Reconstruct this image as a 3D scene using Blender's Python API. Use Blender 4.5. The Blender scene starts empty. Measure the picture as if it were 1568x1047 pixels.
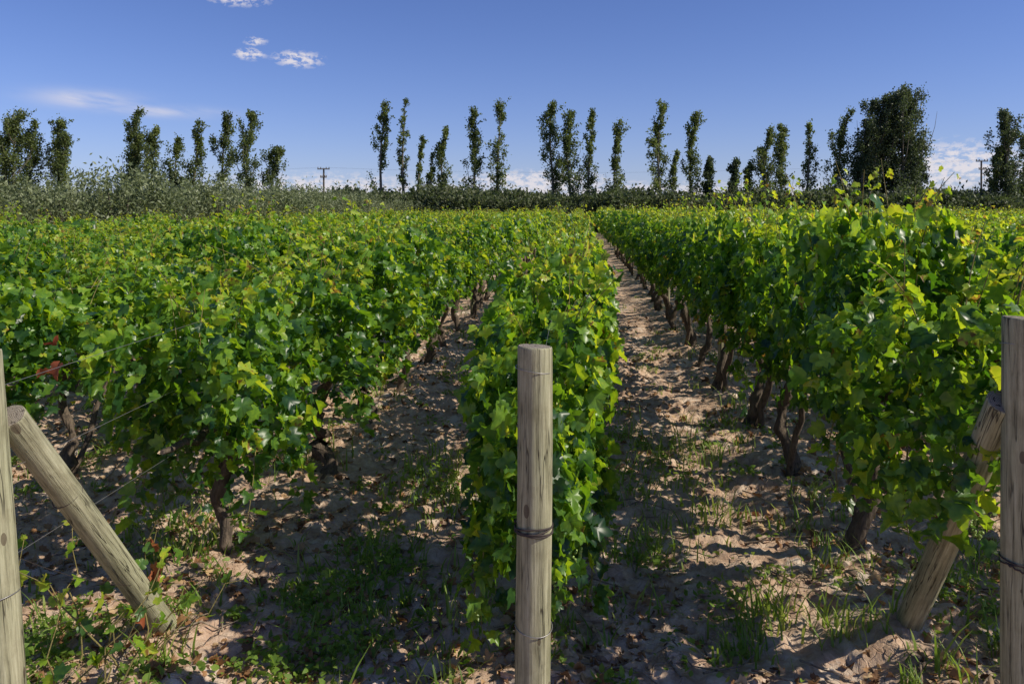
import bpy, math, numpy as np
from mathutils import Vector, Matrix
rng=np.random.default_rng(7)
S=0.0869                      # rows run along direction (S,1)
ROWANG=-math.atan(S)
scene=bpy.context.scene
# ------------------------------------------------------------ helpers
def vn(x,y,seed=0):
    xi=np.floor(x);yi=np.floor(y);fx=x-xi;fy=y-yi
    fx=fx*fx*(3-2*fx);fy=fy*fy*(3-2*fy)
    def h(a,b):
        v=np.sin(a*127.1+b*311.7+seed*74.7)*43758.5453
        return v-np.floor(v)
    return (h(xi,yi)*(1-fx)+h(xi+1,yi)*fx)*(1-fy)+(h(xi,yi+1)*(1-fx)+h(xi+1,yi+1)*fx)*fy
def unit(v): return v/np.maximum(np.linalg.norm(v,axis=-1,keepdims=True),1e-9)
class MB:
    def __init__(s): s.V=[];s.F=[];s.M=[];s.T=[];s.n=0
    def add(s,V,F,mat=0,tint=0.5):
        V=np.asarray(V,float).reshape(-1,3);F=np.asarray(F,np.int64)
        s.V.append(V);s.F.append(F+s.n)
        s.M.append(np.full(len(F),mat,np.int32))
        t=np.asarray(tint,float)
        s.T.append(np.full(len(V),float(t)) if t.ndim==0 else t)
        s.n+=len(V)
    def mesh(s,name,mats,smooth=True):
        V=np.concatenate(s.V);me=bpy.data.meshes.new(name)
        me.vertices.add(len(V));me.vertices.foreach_set('co',V.astype(np.float32).ravel())
        L=np.concatenate([f.ravel() for f in s.F]).astype(np.int32)
        tot=np.concatenate([np.full(len(f),f.shape[1]) for f in s.F])
        st=np.concatenate([[0],np.cumsum(tot)[:-1]]).astype(np.int32)
        me.loops.add(len(L));me.loops.foreach_set('vertex_index',L)
        me.polygons.add(len(tot));me.polygons.foreach_set('loop_start',st)
        for m in mats: me.materials.append(m)
        me.polygons.foreach_set('material_index',np.concatenate(s.M))
        me.polygons.foreach_set('use_smooth',np.full(len(tot),smooth,dtype=bool))
        a=me.attributes.new('tint','FLOAT','POINT')
        a.data.foreach_set('value',np.concatenate(s.T).astype(np.float32))
        me.update(calc_edges=True);me.validate()
        return me
def put(name,me,loc=(0,0,0),rz=0,sc=(1,1,1),parent=None):
    o=bpy.data.objects.new(name,me);o.location=loc;o.rotation_euler=(0,0,rz);o.scale=sc
    scene.collection.objects.link(o)
    if parent: o.parent=parent
    return o
def empty(name,loc=(0,0,0)):
    o=bpy.data.objects.new(name,None);o.location=loc;o.empty_display_size=0.2
    scene.collection.objects.link(o);return o
def tube(mb,P,R,sides=7,mat=0,tint=0.5,rough=0.0,cap=True):
    P=np.asarray(P,float);k=len(P);R=np.broadcast_to(np.asarray(R,float),(k,))
    T=unit(np.gradient(P,axis=0));ref=np.array([0.31,0.94,0.1]) if abs(T[0][2])>0.7 else np.array([0.05,0.1,1.])
    A=unit(np.cross(T,ref));B=np.cross(T,A)
    th=np.linspace(0,2*np.pi,sides,endpoint=False)
    rr=R[:,None]*(1+rough*rng.normal(size=(k,sides)))
    V=P[:,None,:]+rr[...,None]*(np.cos(th)[None,:,None]*A[:,None,:]+np.sin(th)[None,:,None]*B[:,None,:])
    i=np.arange(k-1)[:,None]*sides;j=np.arange(sides)[None,:];j2=(j+1)%sides
    F=np.stack([i+j,i+j2,i+sides+j2,i+sides+j],-1).reshape(-1,4)
    mb.add(V.reshape(-1,3),F,mat,tint)
    if cap:
        c=np.vstack([V[-1],P[-1]]);f=[[q,(q+1)%sides,sides] for q in range(sides)]
        mb.add(c,f,mat,tint)
half=[(0.0,0.06),(0.14,-0.06),(0.34,0.0),(0.50,0.20),(0.38,0.32),(0.52,0.56),(0.34,0.62),(0.22,0.66),(0.17,0.88)]
OUT=np.array(half+[(0,1.02)]+[(-a,b) for a,b in half[:0:-1]])
FAR=np.array([(0,-0.02),(0.4,0.0),(0.5,0.45),(0,1.0),(-0.5,0.45),(-0.4,0.0)])
def leaves(mb,P,T,N,Sz,mat=0,tint=None,out=OUT,curl=0.4):
    n=len(P);T=unit(T);N=unit(N-(N*T).sum(1,keepdims=True)*T);B=np.cross(T,N)
    tm=np.vstack([[0,0.36],out]);m=len(tm)
    a=rng.normal(0.20,0.30,n)[:,None];b=rng.normal(-0.35,curl,n)[:,None];c=rng.normal(0,0.15,n)[:,None]
    u=tm[:,0][None,:]+0*a;v=tm[:,1][None,:]+0*a
    z=a*np.abs(u)+b*(v-0.36)**2+c*u+rng.normal(0,0.06,(n,m))
    wd=rng.uniform(0.78,1.08,n)[:,None,None]
    V=P[:,None,:]+Sz[:,None,None]*(u[...,None]*wd*B[:,None]+v[...,None]*T[:,None]+z[...,None]*N[:,None])
    k=m-1;f=np.stack([np.zeros(k,int),1+np.arange(k),1+(np.arange(k)+1)%k],1)
    F=(np.arange(n)[:,None,None]*m+f[None]).reshape(-1,3)
    t=rng.random(n) if tint is None else tint
    mb.add(V.reshape(-1,3),F,mat,np.repeat(t,m))
def quads(mb,P,Sz,mat=0,tint=None,asp=0.6,up=0.0,N=None):
    n=len(P);T=rng.normal(size=(n,3));T[:,2]+=up;T=unit(T)
    N=rng.normal(size=(n,3)) if N is None else N
    B=unit(np.cross(T,N));N=np.cross(B,T)
    V=np.stack([P,P+Sz[:,None]*(0.5*T+asp*0.5*B+0.1*N),P+Sz[:,None]*T,P+Sz[:,None]*(0.45*T-asp*0.5*B+0.1*N)],1)
    F=np.arange(n*4).reshape(n,4)
    t=rng.random(n) if tint is None else tint
    mb.add(V.reshape(-1,3),F,mat,np.repeat(t,4))
# ------------------------------------------------------------ node helpers
def mat_new(name):
    m=bpy.data.materials.new(name);m.use_nodes=True;nt=m.node_tree;nt.nodes.clear()
    return m,nt,nt.nodes,nt.links
def ramp(nt,fac,stops):
    r=nt.nodes.new('ShaderNodeValToRGB')
    while len(r.color_ramp.elements)<len(stops): r.color_ramp.elements.new(0.5)
    for e,(p,c) in zip(r.color_ramp.elements,stops): e.position=p;e.color=(*c,1)
    nt.links.new(fac,r.inputs[0]);return r.outputs[0]
def noise(nt,vec,scale,detail=4,rough=0.55):
    n=nt.nodes.new('ShaderNodeTexNoise');n.inputs['Scale'].default_value=scale
    n.inputs['Detail'].default_value=detail;n.inputs['Roughness'].default_value=rough
    if vec is not None: nt.links.new(vec,n.inputs['Vector'])
    return n.outputs['Fac']
def M(nt,op,a,b=None,c=None,clamp=False):
    n=nt.nodes.new('ShaderNodeMath');n.operation=op;n.use_clamp=clamp
    for i,v in enumerate((a,b,c)):
        if v is None: continue
        if isinstance(v,(int,float)): n.inputs[i].default_value=v
        else: nt.links.new(v,n.inputs[i])
    return n.outputs[0]
def mixc(nt,f,a,b,typ='MIX'):
    n=nt.nodes.new('ShaderNodeMix');n.data_type='RGBA';n.blend_type=typ
    for s,v in ((n.inputs[0],f),(n.inputs[6],a),(n.inputs[7],b)):
        if isinstance(v,(int,float)): s.default_value=v
        elif isinstance(v,tuple): s.default_value=(*v,1)
        else: nt.links.new(v,s)
    return n.outputs[2]
def leafmat(name,cols,trans,tf=0.4,rough=0.45,spec=0.4,var=0.4):
    m,nt,N,L=mat_new(name)
    at=N.new('ShaderNodeAttribute');at.attribute_name='tint'
    f=at.outputs['Fac']
    if var>0:
        tc=N.new('ShaderNodeTexCoord');nz=noise(nt,tc.outputs['Object'],34,1)
        f=M(nt,'ADD',f,M(nt,'MULTIPLY',M(nt,'SUBTRACT',nz,0.5),var),clamp=True)
    col=ramp(nt,f,cols);tcol=ramp(nt,f,trans)
    p=N.new('ShaderNodeBsdfPrincipled');L.new(col,p.inputs['Base Color'])
    p.inputs['Roughness'].default_value=rough;p.inputs['Specular IOR Level'].default_value=spec
    t=N.new('ShaderNodeBsdfTranslucent');L.new(tcol,t.inputs['Color'])
    mx=N.new('ShaderNodeMixShader');mx.inputs[0].default_value=tf
    L.new(p.outputs[0],mx.inputs[1]);L.new(t.outputs[0],mx.inputs[2])
    o=N.new('ShaderNodeOutputMaterial');L.new(mx.outputs[0],o.inputs[0]);return m
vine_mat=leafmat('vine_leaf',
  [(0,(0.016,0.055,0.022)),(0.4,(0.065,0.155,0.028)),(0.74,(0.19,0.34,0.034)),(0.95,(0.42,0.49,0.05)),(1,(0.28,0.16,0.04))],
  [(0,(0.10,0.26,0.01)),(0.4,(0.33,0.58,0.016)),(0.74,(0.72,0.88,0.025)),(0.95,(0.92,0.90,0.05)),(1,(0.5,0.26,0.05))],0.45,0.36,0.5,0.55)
poplar_mat=leafmat('poplar_leaf',[(0,(0.035,0.055,0.018)),(0.5,(0.09,0.125,0.038)),(1,(0.19,0.23,0.065))],
  [(0,(0.12,0.17,0.03)),(1,(0.36,0.44,0.08))],0.35,0.5,0.4,0)
poplar_dark=leafmat('dark_poplar_leaf',[(0,(0.03,0.045,0.022)),(0.5,(0.07,0.10,0.045)),(1,(0.14,0.17,0.075))],
  [(0,(0.08,0.12,0.03)),(1,(0.2,0.26,0.08))],0.3,0.5,0.4,0)
olive_mat=leafmat('olive_leaf',[(0,(0.06,0.08,0.035)),(0.5,(0.15,0.185,0.08)),(1,(0.31,0.34,0.20))],
  [(0,(0.13,0.18,0.05)),(1,(0.36,0.42,0.14))],0.3,0.5,0.4,0)
hedge_mat=leafmat('hedge_leaf',[(0,(0.025,0.042,0.016)),(0.5,(0.07,0.095,0.04)),(1,(0.2,0.21,0.12))],
  [(0,(0.07,0.11,0.02)),(1,(0.2,0.27,0.07))],0.28,0.55,0.3,0)
grass_mat=leafmat('grass_blade',[(0,(0.09,0.16,0.03)),(0.6,(0.18,0.30,0.05)),(0.9,(0.30,0.37,0.10)),(1,(0.45,0.36,0.19))],
  [(0,(0.30,0.48,0.04)),(1,(0.60,0.68,0.12))],0.42,0.5,0.3,0)
dry_mat=leafmat('dry_leaf',[(0,(0.13,0.07,0.04)),(0.5,(0.40,0.21,0.095)),(1,(0.58,0.42,0.25))],
  [(0,(0.15,0.06,0.02)),(1,(0.4,0.24,0.1))],0.2,0.7,0.2)
red_mat=leafmat('red_leaf',[(0,(0.20,0.035,0.02)),(1,(0.36,0.13,0.05))],[(0,(0.3,0.06,0.03)),(1,(0.4,0.15,0.04))],0.25,0.5,0.3)
def bark(name,c1,c2,sc=14):
    m,nt,N,L=mat_new(name);tc=N.new('ShaderNodeTexCoord');mp=N.new('ShaderNodeMapping')
    mp.inputs['Scale'].default_value=(1,1,0.22);L.new(tc.outputs['Object'],mp.inputs[0])
    n=noise(nt,mp.outputs[0],sc*3,6,0.7);p=N.new('ShaderNodeBsdfPrincipled')
    L.new(ramp(nt,n,[(0.3,c1),(0.7,c2)]),p.inputs['Base Color']);p.inputs['Roughness'].default_value=0.9
    b=N.new('ShaderNodeBump');b.inputs['Strength'].default_value=1.0;b.inputs['Distance'].default_value=0.02
    L.new(n,b.inputs['Height']);L.new(b.outputs[0],p.inputs['Normal'])
    o=N.new('ShaderNodeOutputMaterial');L.new(p.outputs[0],o.inputs[0]);return m
vine_bark=bark('vine_bark',(0.025,0.018,0.014),(0.20,0.15,0.11))
shoot_mat=bark('vine_shoot',(0.14,0.12,0.03),(0.32,0.26,0.10))
tree_bark=bark('tree_bark',(0.07,0.06,0.045),(0.24,0.21,0.16),4)
def simple(name,c,r=0.5,metal=0):
    m,nt,N,L=mat_new(name);tc=N.new('ShaderNodeTexCoord');n=noise(nt,tc.outputs['Object'],60,3)
    p=N.new('ShaderNodeBsdfPrincipled');L.new(ramp(nt,n,[(0.3,tuple(v*0.7 for v in c)),(0.7,c)]),p.inputs['Base Color'])
    p.inputs['Roughness'].default_value=r;p.inputs['Metallic'].default_value=metal
    o=N.new('ShaderNodeOutputMaterial');L.new(p.outputs[0],o.inputs[0]);return m
wire_mat=simple('galvanised_wire',(0.35,0.34,0.33),0.45,0.7)
rust_mat=simple('rusty_wire',(0.06,0.045,0.04),0.7,0.2)
grape_mat=simple('green_grape',(0.26,0.38,0.09),0.3)
def woodmat():
    m,nt,N,L=mat_new('weathered_wood');tc=N.new('ShaderNodeTexCoord')
    mp=N.new('ShaderNodeMapping');mp.inputs['Scale'].default_value=(1,1,0.045);L.new(tc.outputs['Object'],mp.inputs[0])
    g=noise(nt,mp.outputs[0],70,7,0.75)
    mp2=N.new('ShaderNodeMapping');mp2.inputs['Scale'].default_value=(1,1,0.25);L.new(tc.outputs['Object'],mp2.inputs[0])
    big=noise(nt,mp2.outputs[0],9,4)
    col=ramp(nt,g,[(0.30,(0.10,0.09,0.06)),(0.44,(0.30,0.27,0.185)),(0.60,(0.46,0.42,0.30)),(0.78,(0.62,0.58,0.45))])
    col=mixc(nt,M(nt,'MULTIPLY',big,0.85),col,mixc(nt,1.0,col,(0.60,0.72,0.54),'MULTIPLY'))
    mp3=N.new('ShaderNodeMapping');mp3.inputs['Scale'].default_value=(1,1,0.05);mp3.inputs['Location'].default_value=(3,1,0.4);L.new(tc.outputs['Object'],mp3.inputs[0])
    ck=noise(nt,mp3.outputs[0],34,3,0.5)
    line=M(nt,'SUBTRACT',1.0,M(nt,'MULTIPLY',M(nt,'ABSOLUTE',M(nt,'SUBTRACT',ck,0.53)),50.0),clamp=True)
    line=M(nt,'MULTIPLY',line,M(nt,'MULTIPLY',M(nt,'SUBTRACT',big,0.42),8.0,clamp=True))
    col=mixc(nt,line,col,(0.03,0.024,0.018))
    vo=N.new('ShaderNodeTexVoronoi');vo.inputs['Scale'].default_value=5.0
    mp4=N.new('ShaderNodeMapping');mp4.inputs['Scale'].default_value=(1.6,1.6,0.75);L.new(tc.outputs['Object'],mp4.inputs[0]);L.new(mp4.outputs[0],vo.inputs['Vector'])
    kn=M(nt,'LESS_THAN',vo.outputs['Distance'],0.12)
    col=mixc(nt,M(nt,'MULTIPLY',kn,0.7),col,(0.07,0.045,0.03))
    st=noise(nt,tc.outputs['Object'],5,5,0.7)
    col=mixc(nt,M(nt,'MULTIPLY',M(nt,'SUBTRACT',st,0.50),3.0,clamp=True),col,mixc(nt,1.0,col,(0.58,0.55,0.50),'MULTIPLY'))
    ge=N.new('ShaderNodeSeparateXYZ');L.new(tc.outputs['Normal'],ge.inputs[0])
    ln=N.new('ShaderNodeVectorMath');ln.operation='LENGTH'
    mp5=N.new('ShaderNodeMapping');mp5.inputs['Scale'].default_value=(1,1,0);L.new(tc.outputs['Object'],mp5.inputs[0]);L.new(mp5.outputs[0],ln.inputs[0])
    ring=M(nt,'ADD',M(nt,'MULTIPLY',M(nt,'SINE',M(nt,'MULTIPLY',ln.outputs['Value'],900)),0.5),0.5)
    endc=mixc(nt,ring,(0.16,0.13,0.10),(0.34,0.30,0.24))
    endc=mixc(nt,M(nt,'GREATER_THAN',noise(nt,tc.outputs['Object'],40,3),0.6),endc,(0.05,0.04,0.03))
    col=mixc(nt,M(nt,'GREATER_THAN',ge.outputs[2],0.85),col,endc)
    p=N.new('ShaderNodeBsdfPrincipled');L.new(col,p.inputs['Base Color']);p.inputs['Roughness'].default_value=0.8
    p.inputs['Specular IOR Level'].default_value=0.25
    b=N.new('ShaderNodeBump');b.inputs['Strength'].default_value=0.8;b.inputs['Distance'].default_value=0.006
    L.new(M(nt,'SUBTRACT',g,line),b.inputs['Height']);L.new(b.outputs[0],p.inputs['Normal'])
    o=N.new('ShaderNodeOutputMaterial');L.new(p.outputs[0],o.inputs[0]);return m
wood=woodmat()
# ------------------------------------------------------------ ground
X0=[-0.16,1.69,3.62,5.52]
for k in range(24): X0.append(7.42+1.9*k)
XL=[-2.13-1.93*k for k in range(7)]
ROWS=np.array(sorted(X0+XL))
def gh(x,y,fine=True):
    r=x-S*y
    idx=np.clip(np.searchsorted(ROWS,r),1,len(ROWS)-1)
    d=np.minimum(np.abs(r-ROWS[idx-1]),np.abs(r-ROWS[idx]))
    inside=(r>-16)&(r<52)&(y<76)
    m=np.where(inside,0.08*np.exp(-(d/0.36)**2),0)
    h=m+0.05*(vn(x*1.3,y*1.1,1)-0.5)+0.06*(vn(x*3.7,y*3.3,2)-0.5)
    fade=np.clip((26-y)/12,0,1)
    a=vn(x*9,y*8.3,3);b=vn(x*21,y*20,4);c=vn(x*47,y*45,6)
    rg=1-np.abs(2*vn(x*6.1+2*a,y*6.1+2*b,5)-1)
    h=h+fade*(0.045*(a-0.5)+0.028*(b-0.5)+0.014*(c-0.5)+0.045*(rg-0.5))
    return h
def axis(lo,hi,st,end,g=1.12):
    a=list(np.arange(lo,hi+1e-6,st));s=st
    while a[-1]<end: s*=g;a.append(a[-1]+s)
    return a
xp=axis(0,5.5,0.025,3000);xs=np.array([-v for v in xp[:0:-1]]+xp)
yf=axis(2.4,12,0.028,4000,1.06);s=0.033;yb=[2.4]
while yb[-1]>-800: s*=1.25;yb.append(yb[-1]-s)
ys=np.array(yb[:0:-1]+yf)
gx,gy=np.meshgrid(xs,ys);gz=gh(gx,gy)
nx=len(xs);ny=len(ys)
i=np.arange(ny-1)[:,None]*nx;j=np.arange(nx-1)[None,:]
F=np.stack([i+j,i+j+1,i+nx+j+1,i+nx+j],-1).reshape(-1,4)
m,nt,N,L=mat_new('vineyard_soil');tc=N.new('ShaderNodeTexCoord');ov=tc.outputs['Object']
n1=noise(nt,ov,1.1,5,0.6);n2=noise(nt,ov,9,6,0.65);n3=noise(nt,ov,60,5,0.7)
col=ramp(nt,n2,[(0.3,(0.34,0.21,0.14)),(0.5,(0.54,0.38,0.275)),(0.7,(0.68,0.53,0.41))])
col=mixc(nt,M(nt,'MULTIPLY',M(nt,'SUBTRACT',n3,0.42),0.9,clamp=True),col,(0.23,0.145,0.10))
crust=ramp(nt,n1,[(0.52,(0,0,0)),(0.60,(1,1,1))])
cr=M(nt,'MULTIPLY',crust,M(nt,'GREATER_THAN',n2,0.5));cr=M(nt,'MULTIPLY',cr,0.5)
col=mixc(nt,cr,col,(0.72,0.63,0.55))
sy=N.new('ShaderNodeSeparateXYZ');L.new(ov,sy.inputs[0])
far=M(nt,'MULTIPLY',M(nt,'SUBTRACT',sy.outputs[1],74),0.1,clamp=True)
col=mixc(nt,far,col,ramp(nt,noise(nt,ov,0.3,4),[(0.35,(0.10,0.12,0.05)),(0.65,(0.22,0.19,0.11))]))
p=N.new('ShaderNodeBsdfPrincipled');L.new(col,p.inputs['Base Color']);p.inputs['Roughness'].default_value=0.92
p.inputs['Specular IOR Level'].default_value=0.2
vo=N.new('ShaderNodeTexVoronoi');vo.feature='DISTANCE_TO_EDGE';vo.inputs['Scale'].default_value=11
dv=N.new('ShaderNodeMix');dv.data_type='RGBA';dv.blend_type='LINEAR_LIGHT';dv.inputs[0].default_value=0.06
ncol=N.new('ShaderNodeTexNoise');ncol.inputs['Scale'].default_value=7;L.new(ov,ncol.inputs['Vector'])
L.new(ov,dv.inputs[6]);L.new(ncol.outputs['Color'],dv.inputs[7]);L.new(dv.outputs[2],vo.inputs['Vector'])
hh=M(nt,'ADD',M(nt,'MULTIPLY',n3,0.8),M(nt,'MULTIPLY',M(nt,'MINIMUM',vo.outputs['Distance'],0.05),6.0))
b=N.new('ShaderNodeBump');b.inputs['Strength'].default_value=0.9;b.inputs['Distance'].default_value=0.014
L.new(hh,b.inputs['Height']);L.new(b.outputs[0],p.inputs['Normal'])
o=N.new('ShaderNodeOutputMaterial');L.new(p.outputs[0],o.inputs[0]);soil=m
mb=MB();mb.add(np.stack([gx,gy,gz],-1).reshape(-1,3),F);put('ground',mb.mesh('ground',[soil]))
t=(1+5**.5)/2
ico=unit(np.array([(-1,t,0),(1,t,0),(-1,-t,0),(1,-t,0),(0,-1,t),(0,1,t),(0,-1,-t),(0,1,-t),(t,0,-1),(t,0,1),(-t,0,-1),(-t,0,1)],float))
icf=np.array([(0,11,5),(0,5,1),(0,1,7),(0,7,10),(0,10,11),(1,5,9),(5,11,4),(11,10,2),(10,7,6),(7,1,8),(3,9,4),(3,4,2),(3,2,6),(3,6,8),(3,8,9),(4,9,5),(2,4,11),(6,2,10),(8,6,7),(9,8,1)])
def scatter(n,ylo=3.1,yhi=13,p=1.6):
    y=ylo+(yhi-ylo)*rng.random(n)**p;x=(rng.random(n)*2-1)*(0.68*y+0.3);return x,y
n=13000;x,y=scatter(n);ck=vn(x*2.2,y*2.2,21)>0.42;x=x[ck];y=y[ck];n=len(x);sz=0.004+0.032*rng.random(n)**5
P=np.stack([x,y,gh(x,y)+sz*0.1],1)
V=ico[None]*(1+0.3*rng.normal(size=(n,12,1)))*sz[:,None,None]*np.stack([1+.7*rng.random(n),1+.7*rng.random(n),0.6+0*x],1)[:,None]
V=V+P[:,None];Fc=(np.arange(n)[:,None,None]*12+icf[None]).reshape(-1,3)
mb=MB();mb.add(V.reshape(-1,3),Fc);put('soil_clods',mb.mesh('soil_clods',[soil],False))
n=9500;x,y=scatter(n,3.0,16,1.4);k=vn(x*1.5,y*1.5,9);r=x-S*y
dd=np.abs(r[:,None]-ROWS[None]).min(1);keep=(k+0.35*np.exp(-(dd/0.4)**2)+0.25*rng.random(n))>0.62
x=x[keep];y=y[keep];n=len(x)
P=np.stack([x,y,gh(x,y)+0.012],1);T=rng.normal(size=(n,3));T[:,2]*=0.35;Nn=rng.normal(size=(n,3))*0.5;Nn[:,2]+=1
mb=MB();leaves(mb,P,T,Nn,0.025+0.05*rng.random(n),0,curl=0.9)
put('leaf_litter',mb.mesh('leaf_litter',[dry_mat]))
mb=MB()
for _ in range(700):
    x,y=scatter(1,3.0,12,1.4);a=rng.random()*6.28;l=0.08+0.38*rng.random()**2
    q=np.linspace(0,1,5);xx=x+np.cos(a)*l*q+0.02*rng.normal(size=5);yy=y+np.sin(a)*l*q+0.02*rng.normal(size=5)
    tube(mb,np.stack([xx,yy,gh(xx,yy)+0.02+0.01*rng.random(5)],1),np.linspace(0.006,0.002,5),5)
put('fallen_twigs',mb.mesh('fallen_twigs',[bark('twig_bark',(0.1,0.07,0.05),(0.42,0.33,0.24))]))
# ------------------------------------------------------------ grass and weeds
def blades(mb,x,y,h,w,lean=0.5,tb=0.0):
    n=len(x);a=rng.random(n)*6.283;d=np.stack([np.cos(a),np.sin(a)],1);sd=np.stack([-d[:,1],d[:,0]],1)
    L_=lean*h*(0.3+rng.random(n));z0=gh(x,y)-0.005
    rows=[]
    for q,wf in ((0,1),(0.35,0.9),(0.7,0.6),(1,0.05)):
        cx=x+d[:,0]*L_*q**1.8;cy=y+d[:,1]*L_*q**1.8;cz=z0+h*(q-0.25*lean*q**2.5)
        for sg in(-1,1): rows.append(np.stack([cx+sg*sd[:,0]*w*wf/2,cy+sg*sd[:,1]*w*wf/2,cz],1))
    V=np.stack(rows,1);f=np.array([(0,1,3,2),(2,3,5,4),(4,5,7,6)])
    mb.add(V.reshape(-1,3),(np.arange(n)[:,None,None]*8+f[None]).reshape(-1,4),0,np.repeat(np.clip(rng.random(n)*0.9+tb,0,1),8))
mb=MB()
def tuft(x,y,n,rad,h):
    xx=x+rng.normal(0,rad,n);yy=y+rng.normal(0,rad,n)
    blades(mb,xx,yy,h*(0.4+0.7*rng.random(n)),0.007+0.008*rng.random(n),0.7)
for (x,y,n,r,h) in [(1.5,7.3,40,.1,.3),(1.2,6.9,35,.12,.25),(1.75,7.0,30,.1,.3),(1.4,4.25,55,.08,.26),(1.22,4.1,40,.1,.22),(0.8,5.1,60,.12,.2),(0.95,5.0,40,.1,.18),
    (1.65,4.1,40,.08,.25),(1.1,3.95,35,.1,.2),(1.9,4.7,40,.1,.2),(0.9,6.0,60,.16,.2),(1.45,5.6,50,.12,.25),(1.1,7.6,60,.2,.25),
    (1.3,6.3,30,.15,.2),(0.75,9.1,50,.2,.25),(1.0,8.2,40,.2,.25),(-1.05,4.6,90,.2,.16),(-0.85,4.2,120,.22,.15),(-0.75,5.0,80,.15,.2),(-0.6,6.0,120,.25,.22),
    (-0.5,6.8,90,.2,.22),(-2.25,5.2,80,.2,.2),(-2.0,5.0,60,.15,.22),(-2.4,5.6,70,.2,.2),(-1.8,6.8,80,.2,.25),(-2.35,4.0,60,.12,.2),(1.9,5.4,30,.1,.2),(0.3,4.05,30,.1,.12)]:
    tuft(x,y,n,r,h)
for _ in range(900):
    x,y=scatter(1,3.2,20,1.1);x=x[0];y=y[0]
    if vn(np.array(x*0.9),np.array(y*0.9),12)<0.36: continue
    tuft(x,y,int(6+24*rng.random()**2),0.02+0.08*rng.random(),0.07+0.20*rng.random()**1.5)
put('grass_tufts',mb.mesh('grass_tufts',[grass_mat]))
mb=MB();small=np.array([(0,0),(0.25,0.25),(0.28,0.6),(0,1),(-0.28,0.6),(-0.25,0.25)])
def weed(x,y,n,rad,h):
    xx=x+rng.normal(0,rad,n);yy=y+rng.normal(0,rad,n)
    fall=np.exp(-((xx-x)**2+(yy-y)**2)/(2*rad*rad))
    P=np.stack([xx,yy,gh(xx,yy)+h*fall*rng.random(n)+0.01],1);T=rng.normal(size=(n,3));T[:,2]=np.abs(T[:,2])*0.6
    Nn=rng.normal(size=(n,3))*0.6;Nn[:,2]+=1
    leaves(mb,P,T,Nn,0.02+0.035*rng.random(n),0,rng.random(n)*0.7,out=small)
for (x,y,n,r,h) in [(-1.0,4.4,380,.17,.14),(-0.85,3.9,240,.16,.14),(-1.15,3.75,200,.12,.1),(-0.75,4.85,260,.14,.14),(-0.65,6.2,300,.25,.2),(-2.2,3.9,260,.16,.2),(-2.3,3.55,300,.14,.25),
    (0.85,5.0,160,.13,.14),(1.15,4.35,140,.12,.1),(-2.3,5.3,200,.25,.15),(1.3,6.6,130,.2,.15),(0.9,7.4,160,.2,.15),(2.6,3.9,240,.2,.2),(2.4,4.4,160,.2,.2)]:
    weed(x,y,n,r,h)
for _ in range(460):
    x,y=scatter(1,3.2,15,1.2);weed(x[0],y[0],int(8+50*rng.random()**2),0.03+0.08*rng.random(),0.06)
put('ground_weeds',mb.mesh('ground_weeds',[grass_mat]))
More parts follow.
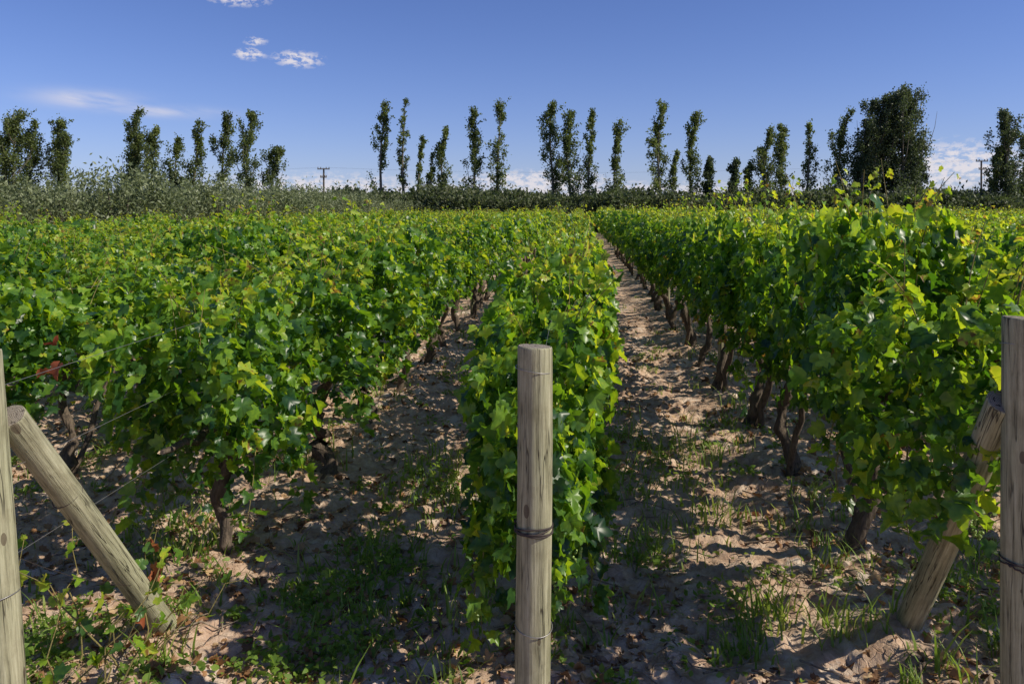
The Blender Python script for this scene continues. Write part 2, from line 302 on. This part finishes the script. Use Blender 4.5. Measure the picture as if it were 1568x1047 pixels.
# ------------------------------------------------------------ vines
def vine(name,seed,Ln=1.55,hw=0.38,zb=0.6,zt=1.86,nl=1500,trunk=True,tr=0.04,end=False,drape=0,shoots=12,lod=0):
    global rng
    keep=rng;rng=np.random.default_rng(seed);mb=MB();out_t=FAR if lod else OUT;ls=(1.0,1.5,2.0)[lod]
    if trunk:
        q=np.linspace(0,1,14);ph=rng.random()*6
        px_=0.07*np.sin(q*6+ph)+0.018*rng.normal(size=14);py_=0.16*np.sin(q*3.3+ph*2)*q+0.02*rng.normal(size=14)
        R=tr*(1.55-0.85*q**0.4+0.2*rng.normal(size=14));R[0]*=1.4
        P=np.stack([px_,py_,-0.08+1.05*q],1);tube(mb,P,R,10,1,rough=0.22)
        for sg in (-1,1):
            q=np.linspace(0,1,7);PP=P[-2][None]+np.stack([0.03*rng.normal(size=7),sg*q*Ln*0.5,0.10*q**.5+0.02*rng.normal(size=7)],1)
            tube(mb,PP,np.linspace(tr*.6,tr*.3,7),7,1,rough=0.12)
        if rng.random()<0.6:
            q=np.linspace(0,1,8);PP=np.stack([0.04+0.08*q*rng.normal(),0.05+0.45*q,-0.05+0.95*q],1)+0.015*rng.normal(size=(8,3))
            tube(mb,PP,np.linspace(tr*.7,tr*.4,8),7,1,rough=0.15)
    n=int(nl*1.5);yy=(rng.random(n)-0.5)*(Ln+0.25)
    z=zb+(zt-zb)*rng.beta(1.6,1.1,n)
    lump=vn(yy*2.3+seed*7.1,z*2.1,seed)*0.8+vn(yy*5+seed,z*5,seed+3)*0.7
    zn=(z-zb)/(zt-zb)
    prof=np.sqrt(np.clip(1-(np.abs(zn-0.52)/0.62)**2.2,0.02,1))
    w=hw*prof*(0.42+0.80*lump)
    if end: w=w*np.clip((yy+Ln/2+0.12)/0.3,0.15,1)**0.5
    side=np.where(rng.random(n)<0.5,-1,1)
    rad=np.where(rng.random(n)<0.7,0.7+0.4*rng.random(n),rng.random(n)*0.8)
    x=side*w*rad
    low=zb+0.40*(vn(yy*2.6+9,yy*0+seed,seed+8)-0.15);top=zt-0.46*(vn(yy*3.1,yy*0+seed,seed+5))
    ok=(z>low)&(z<top)&(rng.random(n)<0.08+1.0*lump)
    x=x[ok];yy=yy[ok];z=z[ok];zn=zn[ok];n=len(x);side=side[ok];lump=lump[ok];w=w[ok]
    P=np.stack([x,yy,z],1)
    out=np.stack([side*1.0,0*x,0.35+0.8*np.clip(zn-0.6,0,1)],1)
    if end: out[:,1]-=1.2*np.clip(1-(yy+Ln/2)/0.25,0,1)
    Nn=unit(out)+0.8*rng.normal(size=(n,3))
    T=np.stack([side*0.45,0*x,-0.8+0*x],1)+0.7*rng.normal(size=(n,3))
    size=(0.042+0.08*rng.random(n))*ls
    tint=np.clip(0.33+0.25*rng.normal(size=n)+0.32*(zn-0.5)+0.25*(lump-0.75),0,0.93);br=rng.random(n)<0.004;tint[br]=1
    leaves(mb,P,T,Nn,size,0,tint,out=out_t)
    for k in range(shoots+drape):
        y0=(rng.random()-0.5)*Ln;sg=1 if rng.random()<0.5 else -1
        q=np.linspace(0,1,9)
        if k<shoots:
            l=0.26+0.38*rng.random();o=rng.random()*0.5
            P=np.stack([sg*(0.06+0.17*rng.random())+sg*o*l*q**1.5,y0+0.35*rng.normal()*l*q,zt-0.36+l*q-0.25*o*q**2.5],1)
            up=1
        else:
            l=0.3+0.35*rng.random()
            P=np.stack([sg*(hw*0.7+0.16*np.sin(q*2.6)*rng.random()),y0+0.3*rng.normal()*l*q,(zb+0.42)-l*q],1);up=-1
        tube(mb,P,np.linspace(0.004,0.0015,9),4,2)
        m_=int((12,7,4)[lod]*l/0.4);qq=np.sort(rng.random(m_));Pl=np.stack([np.interp(qq,q,P[:,c]) for c in range(3)],1)
        dv=rng.normal(size=(m_,3));dv[:,2]*=0.3;dv=unit(dv)
        sz=(0.10-0.065*qq)*(0.8+0.4*rng.random(m_)) if up>0 else 0.045+0.06*rng.random(m_)
        Tt=dv+np.array([0,0,-0.5]);Nn=0.6*dv+0.5*rng.normal(size=(m_,3))+np.array([0,0,0.5])
        tt=np.clip((0.55+0.34*qq if up>0 else 0.4)+0.15*rng.normal(size=m_),0,0.94)
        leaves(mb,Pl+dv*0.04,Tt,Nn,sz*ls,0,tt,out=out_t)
    me=mb.mesh(name,[vine_mat,vine_bark,shoot_mat]);rng=keep;return me
VAR=[vine('grapevine',100+k,hw=0.34+0.05*(k%3),zb=0.62+0.05*(k%4),zt=1.84+0.06*(k%3),drape=2,nl=1650,tr=0.040+0.008*(k%3),shoots=10+2*(k%3)) for k in range(9)]
VARL=[vine('grapevine_mid',200+k,hw=0.35+0.05*(k%3),zb=0.64,zt=1.82+0.06*(k%4),drape=0,nl=560,tr=0.045,lod=1,shoots=9) for k in range(6)]
VARF=[vine('grapevine_far',260+k,hw=0.35+0.05*(k%3),zb=0.62,zt=1.84+0.06*(k%4),drape=0,nl=270,trunk=False,lod=2,shoots=8) for k in range(5)]
def row(x0,ylo,yhi,hs=1.0,ws=1.0):
    pts=[];y=ylo
    while y<yhi:
        x=x0+S*y
        if abs(x)<0.66*y+4.0: pts.append((x,y))
        y+=1.5
    if not pts: return
    e=empty('grapevine_row',(pts[0][0],pts[0][1],0))
    for k,(x,y) in enumerate(pts):
        V=VAR if y<18 else (VARL if y<38 else VARF)
        me=V[rng.integers(len(V))];fl=math.pi if rng.random()<.5 else 0
        put('vine_%d'%(k+1),me,(x-pts[0][0]+0.04*rng.normal(),y-pts[0][1],float(gh(np.array(x),np.array(y)))*0.8),ROWANG+fl,
            (ws*(0.86+0.26*rng.random()),1.04,hs*(0.91+0.19*rng.random())),e)
    return e
for x0 in ROWS:
    if abs(x0+0.16)<.01: e0=row(x0,5.6,74,0.97,0.76)
    elif abs(x0-1.69)<.01: e1=row(x0,4.92,74,1.07,0.95)
    elif abs(x0+2.13)<.01: em=row(x0,4.97,74,1.0,1.05)
    elif x0>0: row(x0,3.6+rng.random(),74,1.01)
    else: row(x0,4.2+1.2*rng.random() if x0>-5 else 3.2,74,0.98)
me=vine('grapevine_end',501,Ln=1.25,hw=0.34,zb=0.25,zt=1.70,nl=2300,tr=0.035,end=True,drape=7,shoots=6)
y=4.25;put('end_vine',me,(-0.23+S*y-e0.location.x,y-e0.location.y,0),ROWANG,(0.9,1,1),e0)
me=vine('grapevine_end2',502,Ln=1.15,hw=0.42,zb=0.72,zt=2.0,nl=1700,trunk=False,end=True,drape=5,shoots=13)
y=3.85;put('end_vine',me,(1.74+S*y-e1.location.x,y-e1.location.y,0),ROWANG,(1,1,1),e1)
me=vine('grapevine_end3',503,Ln=0.8,hw=0.40,zb=0.44,zt=1.62,nl=900,trunk=False,end=True,drape=5,shoots=5)
y=4.75;put('end_vine',me,(-2.13+S*y-em.location.x,y-em.location.y,0),ROWANG,(1,1,1),em)
# ------------------------------------------------------------ posts
def post(name,base,top,r0,r1,rings=(),seed=0):
    base=np.array(base,float);top=np.array(top,float);d=top-base;Lg=np.linalg.norm(d)
    k=34;sides=40
    zz=np.concatenate([np.linspace(0,Lg-0.008,k),[Lg-0.002,Lg]]);th=np.linspace(0,2*np.pi,sides,endpoint=False)
    V=[]
    for i,z in enumerate(zz):
        q=z/Lg;R=(r0*(1-q)+r1*q)
        if i==k: R*=0.985
        if i==k+1: R*=0.94
        w=1+0.012*np.sin(2*th+seed)+0.010*np.sin(5*th+z*2+seed)+0.010*np.sin(9*th+z)
        cx=0.006*math.sin(z*2.2+seed);V.append(np.stack([cx+R*w*np.cos(th),R*w*np.sin(th),0*th+z+(0.004*np.sin(th+seed) if i>=k-1 else 0)],1))
    K=len(zz);V=np.concatenate(V);i=np.arange(K-1)[:,None]*sides;j=np.arange(sides)[None]
    F=np.stack([i+j,i+(j+1)%sides,i+sides+(j+1)%sides,i+sides+j],-1).reshape(-1,4)
    mb=MB();mb.add(V,F)
    for ring,z in ((V[-sides:],Lg+0.001),(V[:sides],0)):
        c=np.vstack([ring,[0,0,z]]);f=[[q,(q+1)%sides,sides] for q in range(sides)] if z else [[(q+1)%sides,q,sides] for q in range(sides)]
        mb.add(c,f)
    me=mb.mesh(name,[wood]);
    o=put(name,me,tuple(base));o.rotation_mode='QUATERNION'
    o.rotation_quaternion=Vector(d).to_track_quat('Z','Y')
    for a,(z,n,th_,mt) in enumerate(rings):
        mb=MB();q=np.linspace(0,2*np.pi*n,28*n);R=(r0*(1-z/Lg)+r1*z/Lg)*1.03+th_
        tube(mb,np.stack([R*np.cos(q),R*np.sin(q),z+0.010*np.sin(q*1.3+a)+0.006*q/6],1),th_,6,0)
        if n>1:
            t_=np.linspace(0,1,9);tube(mb,np.stack([R*np.sin(t_*0.9+0.3),-R*np.cos(t_*0.9+0.3)-0.004,z+0.012-0.02*t_+0.004*np.sin(t_*20)],1),th_*1.3,5,0)
        w=put('wire_tie_%d'%(a+1),mb.mesh('wire_tie',[mt]));w.parent=o
    return o
post('wooden_post',(0.087,3.2,-0.3),(0.087,3.2,1.655),0.072,0.069,[(1.215,4,0.0036,rust_mat),(1.86,1,0.0016,wire_mat),(0.83,1,0.002,wire_mat)],1)
post('wooden_post',(-1.80,2.9,-0.3),(-1.937,2.9,1.69),0.072,0.068,[(1.1,1,0.002,wire_mat)],2)
post('wooden_post',(1.955,3.05,-0.3),(1.95,3.05,1.79),0.07,0.068,[(1.15,2,0.003,rust_mat),(1.98,1,0.0016,wire_mat)],3)
post('brace_post',(-1.715,4.3,-0.25),(-1.885,2.98,1.43),0.06,0.056,[(1.62,1,0.002,rust_mat)],4)
post('brace_post',(2.06,4.3,-0.22),(1.90,3.08,1.46),0.064,0.058,[(1.5,1,0.002,rust_mat)],5)
for x0,ys_ in ((-0.16,3.2),(1.69,3.05),(-2.13,2.9),(-4.06,3.4),(3.62,3.2)):
    mb=MB()
    for zz in (0.92,1.25,1.57):
        q=np.linspace(0,1,60);y=ys_+q*60
        tube(mb,np.stack([x0+S*y+0.01*np.sin(y),y,zz+0.015*np.cos(y*1.2)],1),0.0012,4,0)
    put('trellis_wire',mb.mesh('trellis_wire',[wire_mat]))
for x0 in ROWS:
    if -8<x0<10:
        for y in np.arange(9.4,60,6.0):
            x=x0+S*y
            if abs(x)<0.66*y+1: post('line_post',(x+0.02,y+0.2,-0.1),(x+0.02+0.03*rng.normal(),y+0.2,1.62+0.05*rng.normal()),0.04,0.035,(),int(y))
mb=MB()
def sag(a,b,s,n=16):
    q=np.linspace(0,1,n)[:,None];P=np.array(a)*(1-q)+np.array(b)*q;P[:,2]-=s*4*(q*(1-q))[:,0];return P
for a,b,s in (((-1.86,2.92,0.95),(-1.72,3.95,0.35),0.05),((-1.84,2.95,0.6),(-1.75,4.2,0.1),-0.06),):
    tube(mb,sag(a,b,s),0.0012,4)
put('anchor_wire',mb.mesh('anchor_wire',[rust_mat]))
mb=MB()
for k in range(12):
    a=np.array([-1.98+0.25*rng.random(),3.3+0.5*rng.random(),0.05]);q=np.linspace(0,1,8)[:,None]
    P=a+q*np.array([0.3*rng.normal(),0.3*rng.random(),0.35+0.3*rng.random()])+0.02*rng.normal(size=(8,3));tube(mb,P,np.linspace(.005,.002,8),5,0)
    n=3+rng.integers(5);ii=rng.integers(3,8,n);red=k==2
    leaves(mb,P[ii],rng.normal(size=(n,3)),rng.normal(size=(n,3))+[0,-.3,.8],0.04+0.04*rng.random(n),1 if red else 2,curl=0.8)
n=3;leaves(mb,np.array([-2.16,3.7,1.5])+0.04*rng.normal(size=(n,3)),rng.normal(size=(n,3)),rng.normal(size=(n,3))+[0,-1,.5],0.06+0.03*rng.random(n),1,curl=0.8)
put('young_vine_shoots',mb.mesh('young_vine_shoots',[shoot_mat,red_mat,vine_mat]))
mb=MB()
for c in ((0.28,3.72,0.62),(0.22,3.7,0.52),(2.28,3.9,0.72),(-1.45,4.7,0.8)):
    for k in range(34):
        q=rng.random();r=0.045*(1-q)**.6;a=rng.random()*6.28
        pp=np.array(c)+[r*math.cos(a),r*math.sin(a),-0.13*q];mb.add(pp+ico*0.010,icf)
put('grape_bunches',mb.mesh('grape_bunches',[grape_mat]))
# ------------------------------------------------------------ trees
def poplar(x,y,H,R,dark=False,dens=1.0,sparse=False):
    mb=MB();q=np.linspace(0,1,12);ln=0.3*rng.normal();ph=rng.random()*6
    C=np.stack([ln*q+0.14*np.sin(q*6+ph)+0.6*q**5*R*0.7,0.3*rng.normal()*q,H*q*0.97-0.2],1)
    tube(mb,C,np.linspace(0.05+H*0.012,0.02,12),7,1)
    nb=int((15+13*R)*(0.75 if sparse else 1));pts=[];dk=[];seed=rng.integers(1000)
    for k in range(nb):
        s=0.10+0.86*((k+rng.random())/nb)
        if not dark and vn(np.array(s*9.0),np.array(0.5),seed)<0.24: continue
        a=rng.random()*6.283
        rise=min(1,(s-0.03)/0.22);fall=1-(0.75 if not dark else 0.6)*max(0,(s-0.42)/0.58)**1.0
        rr=R*rise*fall*(0.3+0.85*rng.random())
        l=min(rr*2.1+0.25,(1.0-s)*H*0.8+0.25)
        b=np.array([np.interp(s,q,C[:,c]) for c in range(3)])
        t=np.linspace(0,1,6)[:,None]
        P=b+np.hstack([math.cos(a)*rr*np.sin(t*1.57),math.sin(a)*rr*np.sin(t*1.57),l*t**1.25])+0.06*rng.normal(size=(6,3))*t
        tube(mb,P,np.linspace(0.045,0.01,6)*(0.6+R*0.3),4,1)
        shade=rng.normal()*0.17
        for c in range(4):
            tt=0.2+0.85*rng.random();cc=np.array([np.interp(tt,t[:,0],P[:,d]) for d in range(3)])
            m_=int((26+10*R)*dens*(0.4+rng.random()));sg=(0.12+0.10*R)*(1-0.45*s)
            pts.append(cc+rng.normal(size=(m_,3))*[sg,sg,sg*1.3]);dk.append(np.full(m_,0.48+shade)+0.16*rng.normal(size=m_))
    m_=int(50+H*4);qq=0.70+0.31*rng.random(m_);pts.append(np.stack([np.interp(qq,q,C[:,d]) for d in range(3)],1)+rng.normal(size=(m_,3))*[.10,.10,.12]);dk.append(np.full(m_,.5))
    for k in range(9):
        s=0.4+0.55*rng.random();b=np.array([np.interp(s,q,C[:,c]) for c in range(3)]);t=rng.random((24,1))
        pts.append(b+t*np.array([R*(-0.4+1.6*rng.random()),0.3*rng.normal(),R*(0.2+0.8*rng.random())])+0.07*rng.normal(size=(24,3)));dk.append(np.full(24,.6))
    P=np.concatenate(pts);tn=np.clip(np.concatenate(dk),0,1);ok=P[:,2]<H*1.03;P=P[ok];tn=tn[ok]
    quads(mb,P,0.14+0.14*rng.random(len(P)),0,tn,0.75,0.3)
    put('poplar_tree',mb.mesh('poplar_tree',[poplar_dark if dark else poplar_mat,tree_bark]),(x,y,0))
TP=[(-52.6,12.8,1.9,0),(-51.2,11.8,1.7,0),(-54.3,11.3,1.6,0),(-48.7,12.1,1.5,0),(-47.6,10.5,1.2,0),(-41.4,13.4,1.4,0),(-39.9,10.7,1.0,0),(-37.9,10.9,1.4,0),(-36.4,10.2,1.3,0),(-33.7,11.7,1.15,0),(-31.3,13.1,1.5,0),
(-27.6,12.8,1.5,0),(-26.0,9.0,1.4,0),(-14.1,14,1.15,0),(-11.3,14.2,.6,2),(-10,10.4,.5,2),(-8.8,8.5,.6,2),(-7.1,10.8,1.0,0),(-3.9,13.3,1.1,0),(-1.3,14.2,1.2,0),
(4.4,14,1.4,0),(6.2,12.8,1.3,0),(8.3,13.3,.8,0),(10.7,11.6,1.05,0),(15.3,13.8,1.25,0),(17.1,8.6,.55,2),(19.4,13.1,1.25,0),(21.3,8.1,.7,1),(23.4,7.6,.8,1),(24.5,7.4,.75,0),
(26.2,11,1.2,0),(28.4,11.4,1.3,0),(31.6,12.1,.9,2),(34.4,12.8,1.5,0),(36.2,11.5,1.5,1),(37.9,14.3,2.3,1),(41.2,15,2.7,1),(43.4,10.3,1.5,1),(39.5,12.6,2.2,1),(50.4,9,1.0,0),(51.8,12.6,1.7,1),(54,11.8,1.3,0),(59,12,1.5,0),(-60,12,1.6,0)]
for (x,H,R,f) in TP: poplar(x,85+1.2*rng.normal(),H*1.02,R,f==1,1.7 if f==1 else 1.0,f==2)
def bush(name,seed,R,H,mat,n,sz,asp,stem=True,spiky=0.0):
    global rng
    keep=rng;rng=np.random.default_rng(seed);mb=MB()
    nc=26;a=rng.random(nc)*6.283;u=np.sqrt(rng.random(nc));zc=H*(0.25+0.6*rng.random(nc))
    rr=R*0.75*u*np.sqrt(np.clip(1-((zc/H-0.45)/0.7)**2,0.1,1))
    C=np.stack([rr*np.cos(a),rr*np.sin(a),zc],1)
    for c in C:
        t=np.linspace(0,1,6)[:,None];b=np.array([0.15*rng.normal(),0.15*rng.normal(),-0.1])
        P=b*(1-t)+c*t+np.array([0,0,0.3])*np.sin(t*3.14);tube(mb,P,np.linspace(0.07,0.015,6),5,1)
    m_=n//nc;pts=[];tn=[]
    for c in C:
        sg=R*(0.15+0.09*rng.random());pts.append(c+rng.normal(size=(m_,3))*[sg,sg,sg*0.9]);tn.append(0.45+0.16*rng.normal()+0.17*rng.normal(size=m_)+0.2*(c[2]/H-.5))
    for k in range(int(40*spiky)):
        a=rng.random()*6.28;r=R*0.8*math.sqrt(rng.random());t=rng.random((24,1))
        pts.append(np.array([r*math.cos(a),r*math.sin(a),H*0.8])+t*np.array([0.15*rng.normal(),0.15*rng.normal(),0.25*H*(1-.4*r/R)])+0.03*rng.normal(size=(24,3)));tn.append(np.full(24,.75)+.1*rng.normal(size=24))
    P=np.concatenate(pts);tn=np.clip(np.concatenate(tn),0,1);ok=P[:,2]>0.02;P=P[ok];tn=tn[ok]
    quads(mb,P,sz*(0.7+0.6*rng.random(len(P))),0,tn,asp,0.4)
    me=mb.mesh(name,[mat,tree_bark]);rng=keep;return me
OV=[bush('olive_tree',900+k,2.0,3.1,olive_mat,6500,0.15,0.4,spiky=0.7) for k in range(4)]
for x0 in (-18,-21.5,-25.5,-30):
    y=17+3*rng.random()
    while y<78:
        x=x0+S*y+0.5*rng.normal()
        if abs(x)<0.66*y+6:
            s=0.80+0.36*rng.random();put('olive_tree',OV[rng.integers(4)],(x,y,0),rng.random()*6.28,(s*1.1,s*1.1,s*(0.92+0.2*rng.random())))
        y+=2.6+1.6*rng.random()
HV=[bush('hedge_bush',950+k,1.9,2.7,hedge_mat,3000,0.24,0.6,spiky=0.4) for k in range(4)]
he=empty('shrub_hedge',(0,79,0));c=0
for dy in (0,3.0):
    x=-75.0
    while x<80:
        s=0.85+0.6*rng.random();c+=1
        put('bush_%d'%c,HV[rng.integers(4)],(x,dy+0.6*rng.normal(),0),rng.random()*6.28,(1.1*s,s,s*(1.0+0.15*(dy>1))),he);x+=1.5+1.0*rng.random()
fe=empty('distant_tree_line',(0,230,0));c=0
x=-190
while x<230:
    s=1.8+1.1*rng.random();c+=1;put('tree_%d'%c,HV[rng.integers(4)],(x,8*rng.normal(),-0.5),rng.random()*6.28,(2.0*s,2*s,s),fe);x+=4+3*rng.random()
# ------------------------------------------------------------ utility poles
pole_w=bark('pole_wood',(0.07,0.055,0.04),(0.17,0.14,0.11),3)
def upole(x,y,H):
    e=empty('utility_pole',(x,y,0))
    mb=MB();tube(mb,[(0,0,-0.2),(0,0,H*0.5),(0,0,H)],[0.17,0.14,0.11],10);put('pole',mb.mesh('pole',[pole_w]),parent=e)
    mb=MB()
    for z,w in ((H-0.12,0.85),(H-1.25,0.45)):
        tube(mb,[(-w,-0.16,z),(0,-0.16,z),(w,-0.16,z)],0.075,4)
        for xx in (-w*.9,-w*.45,w*.45,w*.9): tube(mb,[(xx,-0.16,z+0.05),(xx,-0.16,z+0.16),(xx,-.16,z+.28)],[0.03,0.07,0.05],6)
    put('crossarms',mb.mesh('crossarms',[pole_w]),parent=e)
upole(-26,110,8.0);upole(1.3,150,5.9);upole(66,112,9.2)
mb=MB()
for dz in (-0.75,0.75):
    tube(mb,sag((-26+dz,110,8.1),(66+dz,112,9.3),1.2,40),0.004,4);tube(mb,sag((-26+dz,110,8.1),(-120,112,8),1.0,40),0.004,4)
    tube(mb,sag((66+dz,112,9.3),(150,114,9.5),1.2,40),0.004,4)
put('power_line',mb.mesh('power_line',[rust_mat]))
# ------------------------------------------------------------ light, sky
EL=math.radians(41);AZ=math.radians(104)
sd=Vector((math.sin(AZ)*math.cos(EL),math.cos(AZ)*math.cos(EL),math.sin(EL)))
sl=bpy.data.lights.new('sun','SUN');sl.energy=5.0;sl.angle=math.radians(0.5);sl.color=(1,0.92,0.76)
so=bpy.data.objects.new('sun',sl);so.rotation_euler=sd.to_track_quat('Z','Y').to_euler();so.location=(20,0,20);scene.collection.objects.link(so)
w=bpy.data.worlds.new('World');scene.world=w;w.use_nodes=True;nt=w.node_tree;N=nt.nodes;L=nt.links;N.clear()
sk=N.new('ShaderNodeTexSky');sk.sky_type='NISHITA';sk.sun_disc=False;sk.sun_elevation=EL;sk.sun_rotation=AZ
sk.air_density=1.0;sk.dust_density=0.4;sk.ozone_density=2.5;sk.altitude=900
sky=mixc(nt,1.0,sk.outputs[0],(0.53,0.59,0.90),'MULTIPLY')
tc=N.new('ShaderNodeTexCoord');sp=N.new('ShaderNodeSeparateXYZ');L.new(tc.outputs['Generated'],sp.inputs[0])
az=M(nt,'ARCTAN2',sp.outputs[0],sp.outputs[1]);el=M(nt,'ARCSINE',sp.outputs[2])
cb=N.new('ShaderNodeCombineXYZ');L.new(az,cb.inputs[0]);L.new(M(nt,'MULTIPLY',el,1.8),cb.inputs[1])
nz=noise(nt,cb.outputs[0],90,5,0.65)
def blob(a,e,wa,we):
    dx=M(nt,'MULTIPLY',M(nt,'SUBTRACT',az,a),1/wa);dy=M(nt,'MULTIPLY',M(nt,'SUBTRACT',el,e),1/we)
    return M(nt,'EXPONENT',M(nt,'MULTIPLY',M(nt,'ADD',M(nt,'MULTIPLY',dx,dx),M(nt,'MULTIPLY',dy,dy)),-1.0))
tot=None
for a,e,wa,we in ((-0.333,0.249,0.036,0.011),(-0.318,0.184,0.018,0.007),(-0.262,0.181,0.028,0.010),(-0.312,0.199,0.013,0.005),
                  (0.50,0.047,0.085,0.028),(0.60,0.040,0.08,0.022),(-0.24,0.022,0.16,0.022),(0.03,0.036,0.10,0.014),(0.0,0.020,0.45,0.016)):
    bb=blob(a,e,wa,we);tot=bb if tot is None else M(nt,'MAXIMUM',tot,bb)
d=M(nt,'MULTIPLY',tot,M(nt,'MULTIPLY',M(nt,'SUBTRACT',nz,0.36),4.5,clamp=True))
cl=M(nt,'MULTIPLY',M(nt,'SUBTRACT',d,0.18),1.9,clamp=True)
cb2=N.new('ShaderNodeCombineXYZ');L.new(az,cb2.inputs[0]);L.new(M(nt,'ADD',M(nt,'MULTIPLY',el,5),M(nt,'MULTIPLY',az,0.6)),cb2.inputs[1])
stn=M(nt,'MULTIPLY',M(nt,'SUBTRACT',noise(nt,cb2.outputs[0],16,4),0.25),3.0,clamp=True)
st=M(nt,'MULTIPLY',M(nt,'MAXIMUM',blob(-0.49,0.122,0.045,0.009),M(nt,'MULTIPLY',blob(-0.42,0.113,0.06,0.006),0.8)),stn,clamp=True)
cl=M(nt,'MAXIMUM',cl,M(nt,'MULTIPLY',st,0.75))
haze=M(nt,'MULTIPLY',M(nt,'EXPONENT',M(nt,'MULTIPLY',M(nt,'ABSOLUTE',el),-14.0)),0.38)
sky=mixc(nt,haze,sky,(4.2,4.3,5.4))
sky=mixc(nt,M(nt,'MULTIPLY',cl,0.88),sky,(6.0,5.7,6.0))
bg=N.new('ShaderNodeBackground');bg.inputs[1].default_value=0.13;L.new(sky,bg.inputs[0])
ow=N.new('ShaderNodeOutputWorld');L.new(bg.outputs[0],ow.inputs[0])
# ------------------------------------------------------------ camera
cam=bpy.data.cameras.new('camera');cam.lens=28;cam.sensor_width=36;cam.shift_y=-0.1285;cam.clip_end=8000;cam.clip_start=0.05
co=bpy.data.objects.new('camera',cam);co.location=(0,0,2.2);co.rotation_euler=(math.radians(90),0,0);scene.collection.objects.link(co);scene.camera=co
scene.view_settings.view_transform='Standard';scene.view_settings.look='None';scene.view_settings.exposure=0
